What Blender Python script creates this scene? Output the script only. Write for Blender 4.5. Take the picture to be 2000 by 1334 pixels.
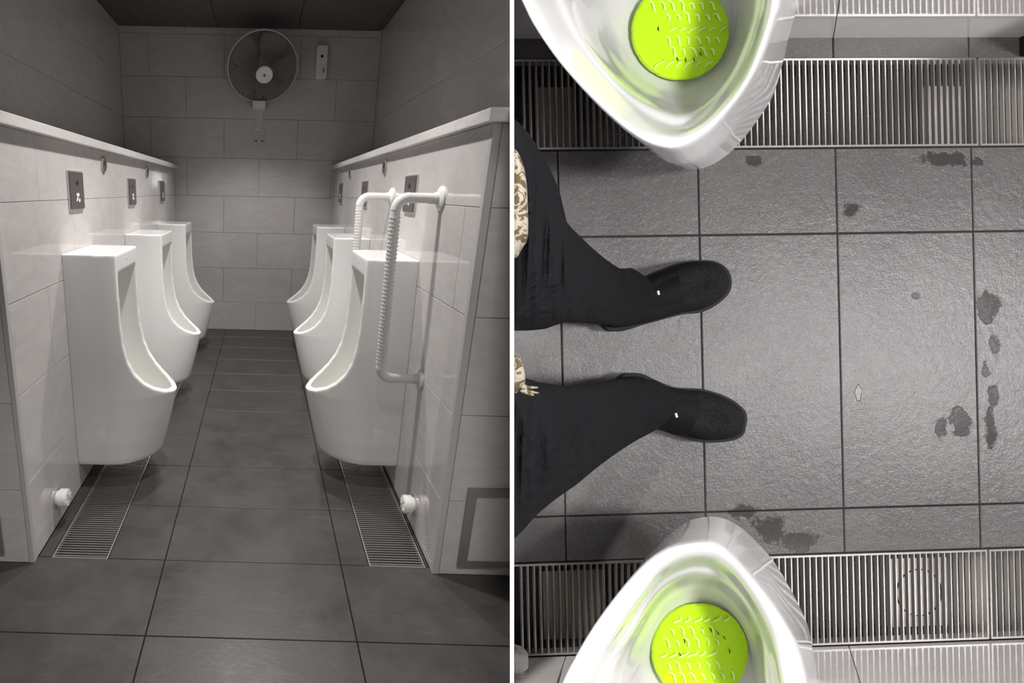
import bpy, bmesh, math, random
import numpy as np
from mathutils import Vector, Matrix
random.seed(7)
for o in list(bpy.data.objects): bpy.data.objects.remove(o)
SC = bpy.context.scene
COL = SC.collection

# ------------------------------------------------------------------ camera
# picture frame 2000 x 1334.  f and the point straight ahead come from the vanishing points of the aisle.
PX, PY, FL, CAMH = 498.0, 667.0, 1020.0, 1.218
def nrm(v): v = np.array(v, float); return v/np.linalg.norm(v)
def pdir(x, y): return nrm([x-PX, y-PY, FL])
_F = pdir(512, 373); _D = pdir(417, 4214); _D = nrm(_D-_F*(_F@_D))
MW = np.stack([np.cross(_D, _F), _F, -_D])          # camera (right, down, ahead) -> room (x, y, z)
O = np.array([0, 0, CAMH])
def ray(x, y): return MW@pdir(x, y)
def on_z(x, y, z): r = ray(x, y); return O+r*(z-CAMH)/r[2]
def on_x(x, y, X): r = ray(x, y); return O+r*X/r[0]
def on_y(x, y, Y): r = ray(x, y); return O+r*Y/r[1]
cam = bpy.data.cameras.new('camera'); camo = bpy.data.objects.new('camera', cam); COL.objects.link(camo)
cam.sensor_width = 36; cam.sensor_fit = 'HORIZONTAL'; cam.lens = 36*FL/2000
cam.shift_x = (1000-PX)/2000; cam.shift_y = (PY-667)/2000; cam.clip_start = .01
B = MW@np.diag([1, -1, -1])
camo.matrix_world = Matrix([list(B[0])+[0], list(B[1])+[0], list(B[2])+[CAMH], [0, 0, 0, 1]])
SC.camera = camo

# ------------------------------------------------------------------ the second place: the aisle floor seen from above (its own frame u, v, w)
def rod(w):
    t = np.linalg.norm(w); k = w/t
    K = np.array([[0, -k[2], k[1]], [k[2], 0, -k[0]], [-k[1], k[0], 0]])
    return np.eye(3)+math.sin(t)*K+(1-math.cos(t))*K@K
RR = rod(np.array([-.0035, -.0282, -.0192])); RT = np.array([.6560, -.2243, 1.1237])
RR = RR@np.diag([1, 1, -1])                          # third axis: height above that floor
def r2w(p): return MW@(RR@np.array(p, float)+RT)+O   # frame -> room
RL = MW@RR; RO_ = MW@RT+O
RF = Matrix([list(RL[0])+[RO_[0]], list(RL[1])+[RO_[1]], list(RL[2])+[RO_[2]], [0, 0, 0, 1]])
CAML = RR.T@(-RT)                                    # the camera in that frame
def ur(x, y, w):                                     # pixel + height above that floor -> frame point
    d = RR.T@pdir(x, y); return CAML+d*(w-CAML[2])/d[2]

# ------------------------------------------------------------------ world, exposure
wd = bpy.data.worlds.new('world'); SC.world = wd; wd.use_nodes = True
wd.node_tree.nodes['Background'].inputs[0].default_value = (1, .97, .95, 1)
wd.node_tree.nodes['Background'].inputs[1].default_value = .175
SC.view_settings.view_transform = 'Standard'; SC.view_settings.look = 'None'
SC.view_settings.exposure = 0.0; SC.view_settings.gamma = 1
SC.view_settings.use_curve_mapping = False

def spot(name, loc, target, watt, size, blend, radius, col):
    l = bpy.data.lights.new(name, 'SPOT'); l.energy = watt; l.spot_size = math.radians(size); l.spot_blend = blend
    l.shadow_soft_size = radius; l.color = col
    o = bpy.data.objects.new(name, l); COL.objects.link(o); o.location = loc
    o.rotation_euler = (Vector(target)-Vector(loc)).to_track_quat('-Z', 'Y').to_euler()
    return o
CEIL = 2.44
DOWN = [(-.065, .15), (-.065, 1.85), (-.065, 2.77), (-.065, 3.69)]
DWATT = [122, 108, 98, 66]
for (x, y), e in zip(DOWN, DWATT):
    spot('downlight_lamp', (x, y, CEIL-.03), (x, y, 0), e, 92, .6, .04, (1, .96, .94))
# the lamp over the floor seen from above
_g = ur(1590, 690, 0)
LAMP_H = 1.75
_k = (_g-CAML); LA = _g+np.array([_k[0], _k[1], 0])*(LAMP_H/CAML[2])+np.array([0, 0, LAMP_H])
LB = np.array([CAML[0]+.42, CAML[1]+.02, 1.65])            # added fill lamp close to the camera, brightens the bowl insides
LAMPS = [(LA, ur(1600, 667, 0), 190, .28), (LB, ur(1480, 667, 0), 78, .12)]
for p, t, e, r in LAMPS:
    spot('overhead_and_fill_lamp', Vector(r2w(p)), Vector(r2w(t)), e, 78, .5, r, (1, .97, .97))

# ------------------------------------------------------------------ materials
MATS = {}
def sock(n, *names):
    for k in names:
        if k in n.inputs: return n.inputs[k]
def mat(name, col, rough=.5, metal=0., spec=.5, coat=0.):
    m = bpy.data.materials.new(name); m.use_nodes = True
    b = m.node_tree.nodes['Principled BSDF']
    b.inputs['Base Color'].default_value = (*col, 1); b.inputs['Roughness'].default_value = rough
    b.inputs['Metallic'].default_value = metal; b.inputs['Specular IOR Level'].default_value = spec
    if coat: b.inputs['Coat Weight'].default_value = coat; b.inputs['Coat Roughness'].default_value = .04
    MATS[name] = m; return m
def N(m, t, **kw):
    n = m.node_tree.nodes.new(t)
    for k, v in kw.items(): setattr(n, k, v)
    return n
def LK(m, a, b): m.node_tree.links.new(a, b)
def bs(m): return m.node_tree.nodes['Principled BSDF']
def mathn(m, op, a, b=None, c=None):
    n = N(m, 'ShaderNodeMath', operation=op)
    for i, v in enumerate((a, b, c)):
        if v is None: continue
        if isinstance(v, (int, float)): n.inputs[i].default_value = v
        else: LK(m, v, n.inputs[i])
    return n.outputs[0]
def noise(m, scale, detail=4, rough=.55, vec=None, dist=0):
    n = N(m, 'ShaderNodeTexNoise'); n.inputs['Scale'].default_value = scale; n.inputs['Detail'].default_value = detail
    n.inputs['Roughness'].default_value = rough; n.inputs['Distortion'].default_value = dist
    if vec is None: vec = N(m, 'ShaderNodeNewGeometry').outputs['Position']
    LK(m, vec, n.inputs['Vector']); return n.outputs[0]
def ramp(m, f, stops):
    n = N(m, 'ShaderNodeValToRGB'); cr = n.color_ramp
    while len(cr.elements) < len(stops): cr.elements.new(.5)
    for e, (p, c) in zip(cr.elements, stops):
        e.position = p; e.color = (*c, 1) if len(c) == 3 else c
    LK(m, f, n.inputs[0]); return n.outputs[0]
def mixc(m, f, a, b, op='MIX'):
    n = N(m, 'ShaderNodeMix', data_type='RGBA', blend_type=op)
    for s, v in ((0, f), (6, a), (7, b)):
        if isinstance(v, (int, float)): n.inputs[s].default_value = v
        elif isinstance(v, tuple): n.inputs[s].default_value = (*v, 1)
        else: LK(m, v, n.inputs[s])
    return n.outputs[2]
def bump(m, h, strength, dist):
    n = N(m, 'ShaderNodeBump'); n.inputs['Strength'].default_value = strength; n.inputs['Distance'].default_value = dist
    LK(m, h, n.inputs['Height']); LK(m, n.outputs[0], bs(m).inputs['Normal'])

def marble(name, base, vein, rough):
    m = mat(name, base, rough)
    pos = N(m, 'ShaderNodeNewGeometry').outputs['Position']
    mp = N(m, 'ShaderNodeMapping'); mp.inputs['Rotation'].default_value = (.5, .35, .4); mp.inputs['Scale'].default_value = (1.3, 1.3, 3.2)
    LK(m, pos, mp.inputs[0])
    oi = N(m, 'ShaderNodeObjectInfo'); va = N(m, 'ShaderNodeVectorMath', operation='ADD')
    sc = N(m, 'ShaderNodeVectorMath', operation='SCALE'); sc.inputs[0].default_value = (7, 3, 5); LK(m, oi.outputs['Random'], sc.inputs['Scale'])
    LK(m, mp.outputs[0], va.inputs[0]); LK(m, sc.outputs[0], va.inputs[1])
    n1 = noise(m, 2.2, 6, .6, va.outputs[0], 1.2)
    d = mathn(m, 'ABSOLUTE', mathn(m, 'SUBTRACT', n1, .5))
    c = ramp(m, d, [(0, vein), (.035, tuple(.5*(a+b) for a, b in zip(base, vein))), (.12, base)])
    n2 = noise(m, 3.5, 4, .6, va.outputs[0])
    c = mixc(m, mathn(m, 'MULTIPLY', n2, .16), c, tuple(.8*x for x in base))
    LK(m, c, bs(m).inputs['Base Color']); return m
marble('wall_tile', (.60, .58, .568), (.545, .525, .514), .06)
mat('wall_grout', (.40, .38, .37), .8)
marble('ledge_stone', (.70, .68, .665), (.62, .6, .585), .3)
mat('ceramic', (.93, .93, .915), .07, spec=.55, coat=.3)
mat('plastic_white', (.80, .79, .77), .3)
mat('divider_white', (.95, .95, .95), .6)
mat('steel_plate', (.14, .13, .125), .4, .4)
mat('steel_frame', (.30, .285, .26), .4, .5)
mat('plate_edge', (.62, .60, .58), .3, .6)
mat('black_gloss', (.012, .011, .011), .15)
mat('grate_steel', (.66, .64, .62), .30, .85)
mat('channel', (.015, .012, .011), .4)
mat('ceiling_panel', (.10, .093, .09), .5)
mat('ceiling_seam', (.02, .018, .018), .8)
mat('fan_wire', (.13, .125, .12), .45)
mat('fan_rim', (.5, .49, .48), .4)
mat('fan_blade', (.30, .29, .28), .6)
mat('icon_white', (.85, .85, .84), .3)
mat('trim_grey', (.50, .48, .47), .3)
mat('lime', (.60, .98, .012), .25, spec=.4)
b = bs(MATS['lime']); b.inputs['Subsurface Weight'].default_value = .25; b.inputs['Subsurface Radius'].default_value = (.01, .012, .003); b.inputs['Subsurface Scale'].default_value = .5
mat('lime_fin', (.82, 1.0, .35), .1, spec=.7)
mat('shoe_sole', (.014, .014, .014), .6, spec=.15)
mat('shoe_tag', (.75, .75, .75), .5)
mat('drain_metal', (.62, .58, .53), .4, .3)
mat('drain_rust', (.34, .28, .24), .5, .3)
mat('lamp_white', (.9, .9, .9), .4)
m = mat('lamp_glow', (1, 1, 1), .5); bs(m).inputs['Emission Color'].default_value = (1, .96, .94, 1); bs(m).inputs['Emission Strength'].default_value = 6

# slate floor tiles: left room
m = mat('floor_slate', (.11, .105, .10), .42)
n1 = noise(m, 5, 6, .65); n2 = noise(m, 60, 5, .65)
mp = N(m, 'ShaderNodeMapping'); mp.inputs['Rotation'].default_value = (0, 0, .8); mp.inputs['Scale'].default_value = (3, 14, 3)
LK(m, N(m, 'ShaderNodeNewGeometry').outputs['Position'], mp.inputs[0]); n3 = noise(m, 2.2, 6, .7, mp.outputs[0], .6)
c = ramp(m, n1, [(.3, (.040, .0375, .035)), (.7, (.060, .056, .052))])
c = mixc(m, ramp(m, n3, [(.55, (0, 0, 0)), (.75, (.45, .45, .45))]), c, (.10, .094, .086))
LK(m, c, bs(m).inputs['Base Color'])
LK(m, ramp(m, n1, [(.3, (.30,)*3), (.7, (.50,)*3)]), bs(m).inputs['Roughness'])
bump(m, n2, .25, .002)
mat('floor_joint', (.025, .022, .02), .8)
# the same slate seen close from above, with wet marks
m = mat('floor_slate_close', (.2, .19, .19), .4)
pos = N(m, 'ShaderNodeNewGeometry').outputs['Position']
n1 = noise(m, 260, 5, .65, pos); n2 = noise(m, 60, 5, .6, pos, .4); n3 = noise(m, 6, 5, .6, pos); n4 = noise(m, 32, 5, .7, pos)
sub = N(m, 'ShaderNodeVectorMath', operation='SUBTRACT'); LK(m, pos, sub.inputs[0]); sub.inputs[1].default_value = tuple(RO_)
def dotax(ax):
    d = N(m, 'ShaderNodeVectorMath', operation='DOT_PRODUCT'); LK(m, sub.outputs[0], d.inputs[0]); d.inputs[1].default_value = tuple(RL[:, ax]); return d.outputs['Value']
U_, V_ = dotax(0), dotax(1)
wet = None
STAINS = [(1845, 312, 48, 18), (1910, 316, 16, 12), (1664, 408, 22, 18), (1930, 596, 26, 36), (1944, 676, 15, 22), (1926, 725, 10, 16), (1876, 824, 24, 32), (1840, 836, 14, 20), (1940, 770, 14, 24),
          (1677, 765, 7, 22), (1787, 577, 12, 8), (1500, 1030, 40, 28), (1560, 1062, 50, 22), (1450, 1000, 36, 16), (1935, 840, 14, 50), (1470, 312, 20, 14)]
for x, y, rx, ry in STAINS:
    c0 = ur(x, y, 0); c1 = ur(x+rx, y+ry, 0); a, b2 = abs(c1[0]-c0[0]), abs(c1[1]-c0[1])
    du = mathn(m, 'DIVIDE', mathn(m, 'SUBTRACT', U_, float(c0[0])), float(a)); dv = mathn(m, 'DIVIDE', mathn(m, 'SUBTRACT', V_, float(c0[1])), float(b2))
    d2 = mathn(m, 'SQRT', mathn(m, 'ADD', mathn(m, 'MULTIPLY', du, du), mathn(m, 'MULTIPLY', dv, dv)))
    s = mathn(m, 'SUBTRACT', 1.0, d2); wet = s if wet is None else mathn(m, 'MAXIMUM', wet, s)
wet = mathn(m, 'ADD', wet, mathn(m, 'MULTIPLY', mathn(m, 'SUBTRACT', n4, .5), 2.4))
wm = ramp(m, wet, [(.14, (0, 0, 0)), (.34, (1, 1, 1))])
c = ramp(m, n3, [(.3, (.085, .081, .080)), (.7, (.125, .120, .118))])
c = mixc(m, ramp(m, n1, [(.45, (0, 0, 0)), (.75, (.6, .6, .6))]), c, (.20, .193, .192))
c = mixc(m, mathn(m, 'MULTIPLY', wm, .6), c, (.028, .026, .025))
LK(m, c, bs(m).inputs['Base Color'])
LK(m, mathn(m, 'SUBTRACT', .24, mathn(m, 'MULTIPLY', wm, .05)), bs(m).inputs['Roughness'])
LK(m, mathn(m, 'SUBTRACT', .5, mathn(m, 'MULTIPLY', wm, .32)), bs(m).inputs['Specular IOR Level'])
hh = mathn(m, 'ADD', mathn(m, 'MULTIPLY', n1, .6), n2)
hh = mathn(m, 'MULTIPLY', hh, mathn(m, 'SUBTRACT', 1.0, mathn(m, 'MULTIPLY', wm, .75)))
bump(m, hh, .42, .0035)
# cloth
m = mat('trouser_black', (.0055, .006, .0075), .8, spec=.12)
n1 = noise(m, 300, 3); n2 = noise(m, 9, 4, .6, None, 1.0); hh = mathn(m, 'ADD', mathn(m, 'MULTIPLY', n1, .05), n2); bump(m, hh, .9, .03)
m = mat('knit_black', (.008, .008, .008), .75, spec=.12)
tc = N(m, 'ShaderNodeTexCoord'); vo = N(m, 'ShaderNodeTexVoronoi'); vo.inputs['Scale'].default_value = 330; LK(m, tc.outputs['Object'], vo.inputs['Vector'])
LK(m, ramp(m, vo.outputs[0], [(.2, (.003, .003, .003)), (.6, (.014, .014, .014))]), bs(m).inputs['Base Color']); bump(m, vo.outputs[0], .6, .002)
m = mat('rib_black', (.009, .009, .009), .7, spec=.12)
tc = N(m, 'ShaderNodeTexCoord'); wv = N(m, 'ShaderNodeTexWave'); wv.inputs['Scale'].default_value = 90; wv.inputs['Distortion'].default_value = .3; LK(m, tc.outputs['Object'], wv.inputs['Vector']); bump(m, wv.outputs[0], .6, .002)
m = mat('shirt_print', (.6, .55, .45), .8)
tc = N(m, 'ShaderNodeTexCoord'); n1 = noise(m, 30, 3, .5, tc.outputs['Object'], 2.8)
d = mathn(m, 'ABSOLUTE', mathn(m, 'SUBTRACT', n1, .5))
LK(m, ramp(m, d, [(0, (.30, .275, .235)), (.045, (.27, .24, .19)), (.07, (.075, .055, .018))]), bs(m).inputs['Base Color'])
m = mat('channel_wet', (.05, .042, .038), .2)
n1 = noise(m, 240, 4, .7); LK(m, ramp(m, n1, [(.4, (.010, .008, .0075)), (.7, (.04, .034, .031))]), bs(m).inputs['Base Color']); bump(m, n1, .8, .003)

# ------------------------------------------------------------------ mesh helpers
def link(name, me, mt, parent=None, mw=None):
    o = bpy.data.objects.new(name, me); COL.objects.link(o)
    if mt and not me.materials: me.materials.append(MATS[mt])
    if parent: o.parent = parent
    if mw is not None: o.matrix_basis = mw
    return o
def tag(o, label=None, cat=None, group=None, kind=None):
    if label: o['label'] = label
    if cat: o['category'] = cat
    if group: o['group'] = group
    if kind: o['kind'] = kind
    return o
def empty(name, loc=(0, 0, 0), mw=None):
    o = bpy.data.objects.new(name, None); COL.objects.link(o); o.empty_display_size = .05
    if mw is not None: o.matrix_basis = mw
    else: o.location = loc
    return o
def mk(name, vs, fs, smooth=False):
    me = bpy.data.meshes.new(name); me.from_pydata([tuple(map(float, v)) for v in vs], [], fs)
    bm = bmesh.new(); bm.from_mesh(me); bmesh.ops.recalc_face_normals(bm, faces=bm.faces); bm.to_mesh(me); bm.free()
    if smooth: me.polygons.foreach_set('use_smooth', [True]*len(me.polygons))
    me.update(); return me
class MB:
    def __init__(s): s.v, s.f = [], []
    def add(s, vs, fs):
        n = len(s.v); s.v += [tuple(v) for v in vs]; s.f += [tuple(i+n for i in f) for f in fs]; return s
    def box(s, x0, x1, y0, y1, z0, z1, b=0.):
        if b <= 0:
            vs = [(x, y, z) for z in (z0, z1) for x, y in ((x0, y0), (x1, y0), (x1, y1), (x0, y1))]
            return s.add(vs, [(3, 2, 1, 0), (4, 5, 6, 7), (0, 1, 5, 4), (1, 2, 6, 5), (2, 3, 7, 6), (3, 0, 4, 7)])
        bm = bmesh.new(); bmesh.ops.create_cube(bm, size=1)
        for v in bm.verts: v.co = Vector((x0+(x1-x0)*(v.co.x+.5), y0+(y1-y0)*(v.co.y+.5), z0+(z1-z0)*(v.co.z+.5)))
        bmesh.ops.bevel(bm, geom=bm.edges[:], offset=b, segments=2, affect='EDGES', profile=.6)
        bm.verts.index_update(); r = s.add([tuple(v.co) for v in bm.verts], [[v.index for v in f.verts] for f in bm.faces]); bm.free(); return r
    def tube(s, path, r, n=14, caps=True):
        path = [np.array(p, float) for p in path]; rs = r if isinstance(r, (list, tuple)) else [r]*len(path)
        t0 = nrm(path[1]-path[0]); up = np.array([0, 0, 1.]) if abs(t0[2]) < .9 else np.array([1., 0, 0])
        a = nrm(np.cross(t0, up)); rings = []
        for i, p in enumerate(path):
            t = nrm(path[min(i+1, len(path)-1)]-path[max(i-1, 0)]); a = nrm(a-t*(a@t)); b = np.cross(t, a)
            rings.append([p+rs[i]*(math.cos(k)*a+math.sin(k)*b) for k in np.linspace(0, 2*math.pi, n, endpoint=False)])
        return s.rings(rings, True, caps)
    def rings(s, rings, closed=True, caps=True):
        n = len(rings[0]); vs = [p for r in rings for p in r]; fs = []
        for i in range(len(rings)-1):
            for k in range(n if closed else n-1):
                q = (k+1) % n; fs.append((i*n+k, i*n+q, (i+1)*n+q, (i+1)*n+k))
        if caps and closed: fs += [tuple(range(n))[::-1], tuple((len(rings)-1)*n+k for k in range(n))]
        return s.add(vs, fs)
    def prism(s, poly, ax, lo, hi):                     # polygon in the other two axes, extruded along axis ax
        def P3(p, h): q = list(p); q.insert(ax, h); return q
        n = len(poly); vs = [P3(p, lo) for p in poly]+[P3(p, hi) for p in poly]
        fs = [tuple(range(n))[::-1], tuple(range(n, 2*n))]+[(k, (k+1) % n, n+(k+1) % n, n+k) for k in range(n)]
        return s.add(vs, fs)
    def mesh(s, name, smooth=False): return mk(name, s.v, s.f, smooth)
    def obj(s, name, mt, parent=None, smooth=False, mw=None):
        o = link(name, s.mesh(name, smooth), mt, parent, mw)
        if smooth == 'auto': autosmooth(o.data)
        return o
def autosmooth(me, ang=35):
    bm = bmesh.new(); bm.from_mesh(me)
    for f in bm.faces: f.smooth = True
    for e in bm.edges: e.smooth = len(e.link_faces) == 2 and e.calc_face_angle(0) < math.radians(ang)
    bm.to_mesh(me); bm.free()
def basis(o, a, b, n):
    return Matrix([[a[0], b[0], n[0], o[0]], [a[1], b[1], n[1], o[1]], [a[2], b[2], n[2], o[2]], [0, 0, 0, 1]])
_tc = {}
def tile(name, parent, o, a, b, n, la, lb, th, mt, gap=.0015, bev=.0012):
    key = (round(la, 4), round(lb, 4), th, mt, gap)
    if key not in _tc:
        x0, x1, y0, y1 = gap/2, la-gap/2, gap/2, lb-gap/2
        def q(i, z): return [(x0+i, y0+i, z), (x1-i, y0+i, z), (x1-i, y1-i, z), (x0+i, y1-i, z)]
        vs = q(0, 0)+q(0, th-bev)+q(bev, th); fs = [(3, 2, 1, 0), (8, 9, 10, 11)]
        for k in range(4):
            j = (k+1) % 4; fs += [(k, j, 4+j, 4+k), (4+k, 4+j, 8+j, 8+k)]
        me = mk(name, vs, fs); me.materials.append(MATS[mt]); _tc[key] = me
    ob = bpy.data.objects.new(name, _tc[key]); COL.objects.link(ob); ob.parent = parent; ob.matrix_basis = basis(o, a, b, n)
    return ob
# the white board that stands between the two places, its plane in room space
def camw(x, y, z): return MW@np.array([(x-PX)/FL*z, (y-PY)/FL*z, z])+O
DP = O; DN = nrm(np.cross(camw(1000, 0, 1)-O, camw(1000, 1334, 1)-O))
if DN[0] < 0: DN = -DN
def cut(o, p=DP, n=DN):                                 # trim a mesh at a plane (frame of the room)
    inv = o.matrix_basis.inverted() if o.parent is None else (o.parent.matrix_basis@o.matrix_basis).inverted()
    me = o.data
    pl = inv@Vector(p); nl = (inv.to_3x3()@Vector(n)).normalized()
    if max((v.co-pl).dot(nl) for v in me.vertices) <= 1e-5: return o
    me = o.data = me.copy()
    bm = bmesh.new(); bm.from_mesh(me)
    if True:
        r = bmesh.ops.bisect_plane(bm, geom=bm.verts[:]+bm.edges[:]+bm.faces[:], plane_co=pl, plane_no=nl, clear_outer=True)
        es = [e for e in r['geom_cut'] if isinstance(e, bmesh.types.BMEdge) and e.is_valid]
        if es: bmesh.ops.contextual_create(bm, geom=es)
    if not bm.faces: bm.free(); bpy.data.objects.remove(o); return None
    bm.to_mesh(me); bm.free(); return o
def copy_tree(o, parent=None):
    c = o.copy(); COL.objects.link(c); c.parent = parent
    for ch in list(o.children): copy_tree(ch, c)
    return c
X3, Y3, Z3 = (1, 0, 0), (0, 1, 0), (0, 0, 1)

# ================================================================== LEFT PLACE: the aisle between two rows
XL, XR, YB, YF = -.735, .600, 4.60, 1.472
XUL, XUR = -1.155, .905
ZL, ZR = 1.378, 1.402                                    # underside of the two ledges
FX = [-1.5, -.9, -.3, .3, .9]
FY = [1.187+.317*k for k in range(-3, 12)]
GL = (-.690, -.495); GR = (.395, .590)
fl = tag(MB().box(-1.55, XR+.9, .1, YB+.05, -.09, -.07).obj('floor', 'floor_joint'), 'dark slate tiled floor of the aisle between the urinals', 'floor', kind='structure'); cut(fl)
TH = .012
def ftile(x0, x1, y0, y1):
    if x1-x0 < .01 or y1-y0 < .01: return
    o = tile('floor_tile', fl, (x0, y0, -TH), X3, Y3, Z3, x1-x0, y1-y0, TH, 'floor_slate', .003)
    if x1 > .5: cut(o)
for i in range(len(FY)-1):
    y0, y1 = FY[i], min(FY[i+1], YB)
    if y0 >= YB: break
    if y1 < 1.51:
        for k in range(4): ftile(FX[k], FX[k+1], y0, y1)
    else:
        for x0, x1 in ((XL, GL[0]), (GL[1], -.3), (-.3, .3), (.3, GR[0]), (GR[1], XR)): ftile(x0, x1, y0, y1)
o = cut(MB().box(-1.55, XR+.9, .1, 1.5, -.07, -TH).obj('floor_bed', 'floor_joint', fl))
MB().box(GL[1]+.002, GR[0]-.002, 1.5, YB, -.07, -TH).obj('floor_bed', 'floor_joint', fl)
for x0, x1 in ((XL-.02, GL[0]-.002), (GR[1]+.002, XR+.02)): MB().box(x0, x1, 1.5, YB, -.07, -TH).obj('floor_bed', 'floor_joint', fl)
# grates in the floor channels
def grate(label, x0, x1, y0, y1, pitch, single, mw=None, axis=1, t=.0030, dep=.002, group=None):
    # bars run across (x), stacked along y
    r = empty('drain_grate', (x0, y0, -.004)) if mw is None else empty('drain_grate', mw=mw)
    tag(r, label, 'drain grate', group)
    w, l = x1-x0, y1-y0
    f = MB().box(0, .004, 0, l, -.016, .003).box(w-.004, w, 0, l, -.016, .003).box(.004, w-.004, 0, .004, -.016, .003).box(.004, w-.004, l-.004, l, -.016, .003)
    f.obj('grate_frame', 'grate_steel', r)
    n = int(l/pitch); bm = MB().box(.004, w-.004, -t/2, t/2, -dep, .0025)
    if single:
        me = bm.mesh('grate_bar')
        for k in range(1, n): link('grate_bar', me, 'grate_steel', r, Matrix.Translation((0, k*l/n, 0)))
    else:
        a = MB()
        for k in range(1, n): a.box(.004, w-.004, k*l/n-t/2, k*l/n+t/2, -dep, .0025)
        tag(a.obj('grate_bars', 'grate_steel', r), kind='stuff')
    return r
for (x0, x1), side in ((GL, 'left'), (GR, 'right')):
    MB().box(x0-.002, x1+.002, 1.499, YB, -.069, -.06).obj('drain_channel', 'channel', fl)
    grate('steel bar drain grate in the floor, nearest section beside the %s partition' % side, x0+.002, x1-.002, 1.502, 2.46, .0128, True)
    grate('steel bar drain grate under the two far urinals of the %s row' % side, x0+.002, x1-.002, 2.464, 4.55, .0128, False)

# back wall, upper side walls, ceiling
def wall(name, label, bx): return tag(MB().box(*bx).obj(name, 'wall_grout'), label, 'wall', kind='structure')
wb = wall('wall_back', 'pale veined tile wall at the far end of the aisle', (XUL-.1, XUR+.1, YB+.012, YB+.1, -.05, CEIL+.05))
ZB = [0, .255, .560, .865, 1.170, 1.475, 1.780, 2.085, 2.39, CEIL]
for r in range(9):
    off = -.03 if r % 2 == 0 else -.325
    e = [XUL]+[x for x in (off+.605*k for k in range(-3, 4)) if XUL+.02 < x < XUR-.02]+[XUR]
    for a, c in zip(e[:-1], e[1:]):
        tile('wall_tile', wb, (a, YB+.012, ZB[r]), X3, Z3, (0, -1, 0), c-a, ZB[r+1]-ZB[r], .012, 'wall_tile', .002)
def side_wall(name, label, X, n, y0, y1, z0, z1, zs, yoff, clip=False, th=.01, xback=None):
    # vertical wall facing +x (n=1) or -x (n=-1)
    w = wall(name, label, (X-th-.06 if n > 0 else X+th, X-th if n > 0 else X+th+.06, y0, y1, z0, z1))
    if clip: cut(w)
    zz = [z0]+[z for z in zs if z0+.02 < z < z1-.02]+[z1]
    for r in range(len(zz)-1):
        off = yoff+(.3 if r % 2 else 0)
        e = [y0]+[y for y in (off+.605*k for k in range(-2, 9)) if y0+.02 < y < y1-.02]+[y1]
        for a, c in zip(e[:-1], e[1:]):
            if n > 0: o = tile('wall_tile', w, (X-th, a, zz[r]), Y3, Z3, X3, c-a, zz[r+1]-zz[r], th, 'wall_tile', .0018)
            else: o = tile('wall_tile', w, (X+th, c, zz[r]), (0, -1, 0), Z3, (-1, 0, 0), c-a, zz[r+1]-zz[r], th, 'wall_tile', .0018)
            if clip: cut(o)
    return w
side_wall('wall_upper_left', 'pale tiled upper wall behind the left ledge', XUL, 1, .3, YB, ZL, CEIL, ZB, .2)
side_wall('wall_upper_right', 'pale tiled upper wall behind the right ledge', XUR, -1, 1.5, YB, ZR, CEIL, ZB, .2, True)
wl = side_wall('wall_left', 'low tiled partition on the left, urinals on its aisle face', XL, 1, YF+.004, YB, 0, ZL, (.29, .59, .88, 1.17), 1.78)
wr = side_wall('wall_right', 'low tiled partition on the right, urinals and grab bars on its aisle face', XR, -1, YF+.004, YB, 0, ZR, (.277, .575, .881, 1.188), 1.9)
# ends of the two partitions, facing the camera
def end_wall(name, label, x0, x1, z1, zs, clip):
    w = wall(name, label, (x0, x1, YF+.012, YF+.07, 0, z1))
    if clip: cut(w)
    zz = [0]+list(zs)+[z1]
    for r in range(len(zz)-1):
        o = tile('wall_tile', w, (x0, YF+.012, zz[r]), X3, Z3, (0, -1, 0), x1-x0, zz[r+1]-zz[r], .012, 'wall_tile', .0018)
        if clip: cut(o)
    return w
end_wall('wall_end_left', 'tiled end of the left partition', -1.5, XL-.016, ZL, (.273, .575, .881, 1.188), False)
end_wall('wall_end_right', 'tiled end of the right partition beside the white divider', XR+.022, 1.2, ZR, (.277, .575, .881, 1.188), True)
tag(MB().box(XR-.001, XR+.021, YF-.001, YF+.02, 0, ZR, .002).obj('trim_1', 'trim_grey'), 'grey corner strip on the right partition end', 'trim', kind='structure')
tag(MB().box(XL-.015, XL+.001, YF-.001, YF+.02, 0, ZL, .002).obj('trim_2', 'trim_grey'), 'grey corner strip on the left partition end', 'trim', kind='structure')
tag(MB().box(XUL, XL+.030, YF-.022, YB, ZL, ZL+.033, .003).obj('trim_3', 'ledge_stone'), 'pale stone ledge along the top of the left partition', 'ledge', kind='structure')
o = tag(MB().box(XR-.026, XUR+.3, YF-.03, YB, ZR, ZR+.033, .003).obj('trim_4', 'ledge_stone'), 'pale stone ledge along the top of the right partition', 'ledge', kind='structure'); cut(o)
ce = tag(MB().box(XUL-.1, XUR+.1, .3, YB+.1, CEIL+.012, CEIL+.06).obj('ceiling', 'ceiling_seam'), 'dark panelled ceiling over the far end of the aisle', 'ceiling', kind='structure'); cut(ce)
ex = [XUL, -.998, -.380, .250, .868, XUR]
for a, c in zip(ex[:-1], ex[1:]):
    for y0, y1 in ((.3, 1.0), (1.0, 2.2), (2.2, 3.4), (3.4, YB)):
        o = tile('ceiling_panel', ce, (a, y1, CEIL+.012), X3, (0, -1, 0), (0, 0, -1), c-a, y1-y0, .012, 'ceiling_panel', .004)
        cut(o)
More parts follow.
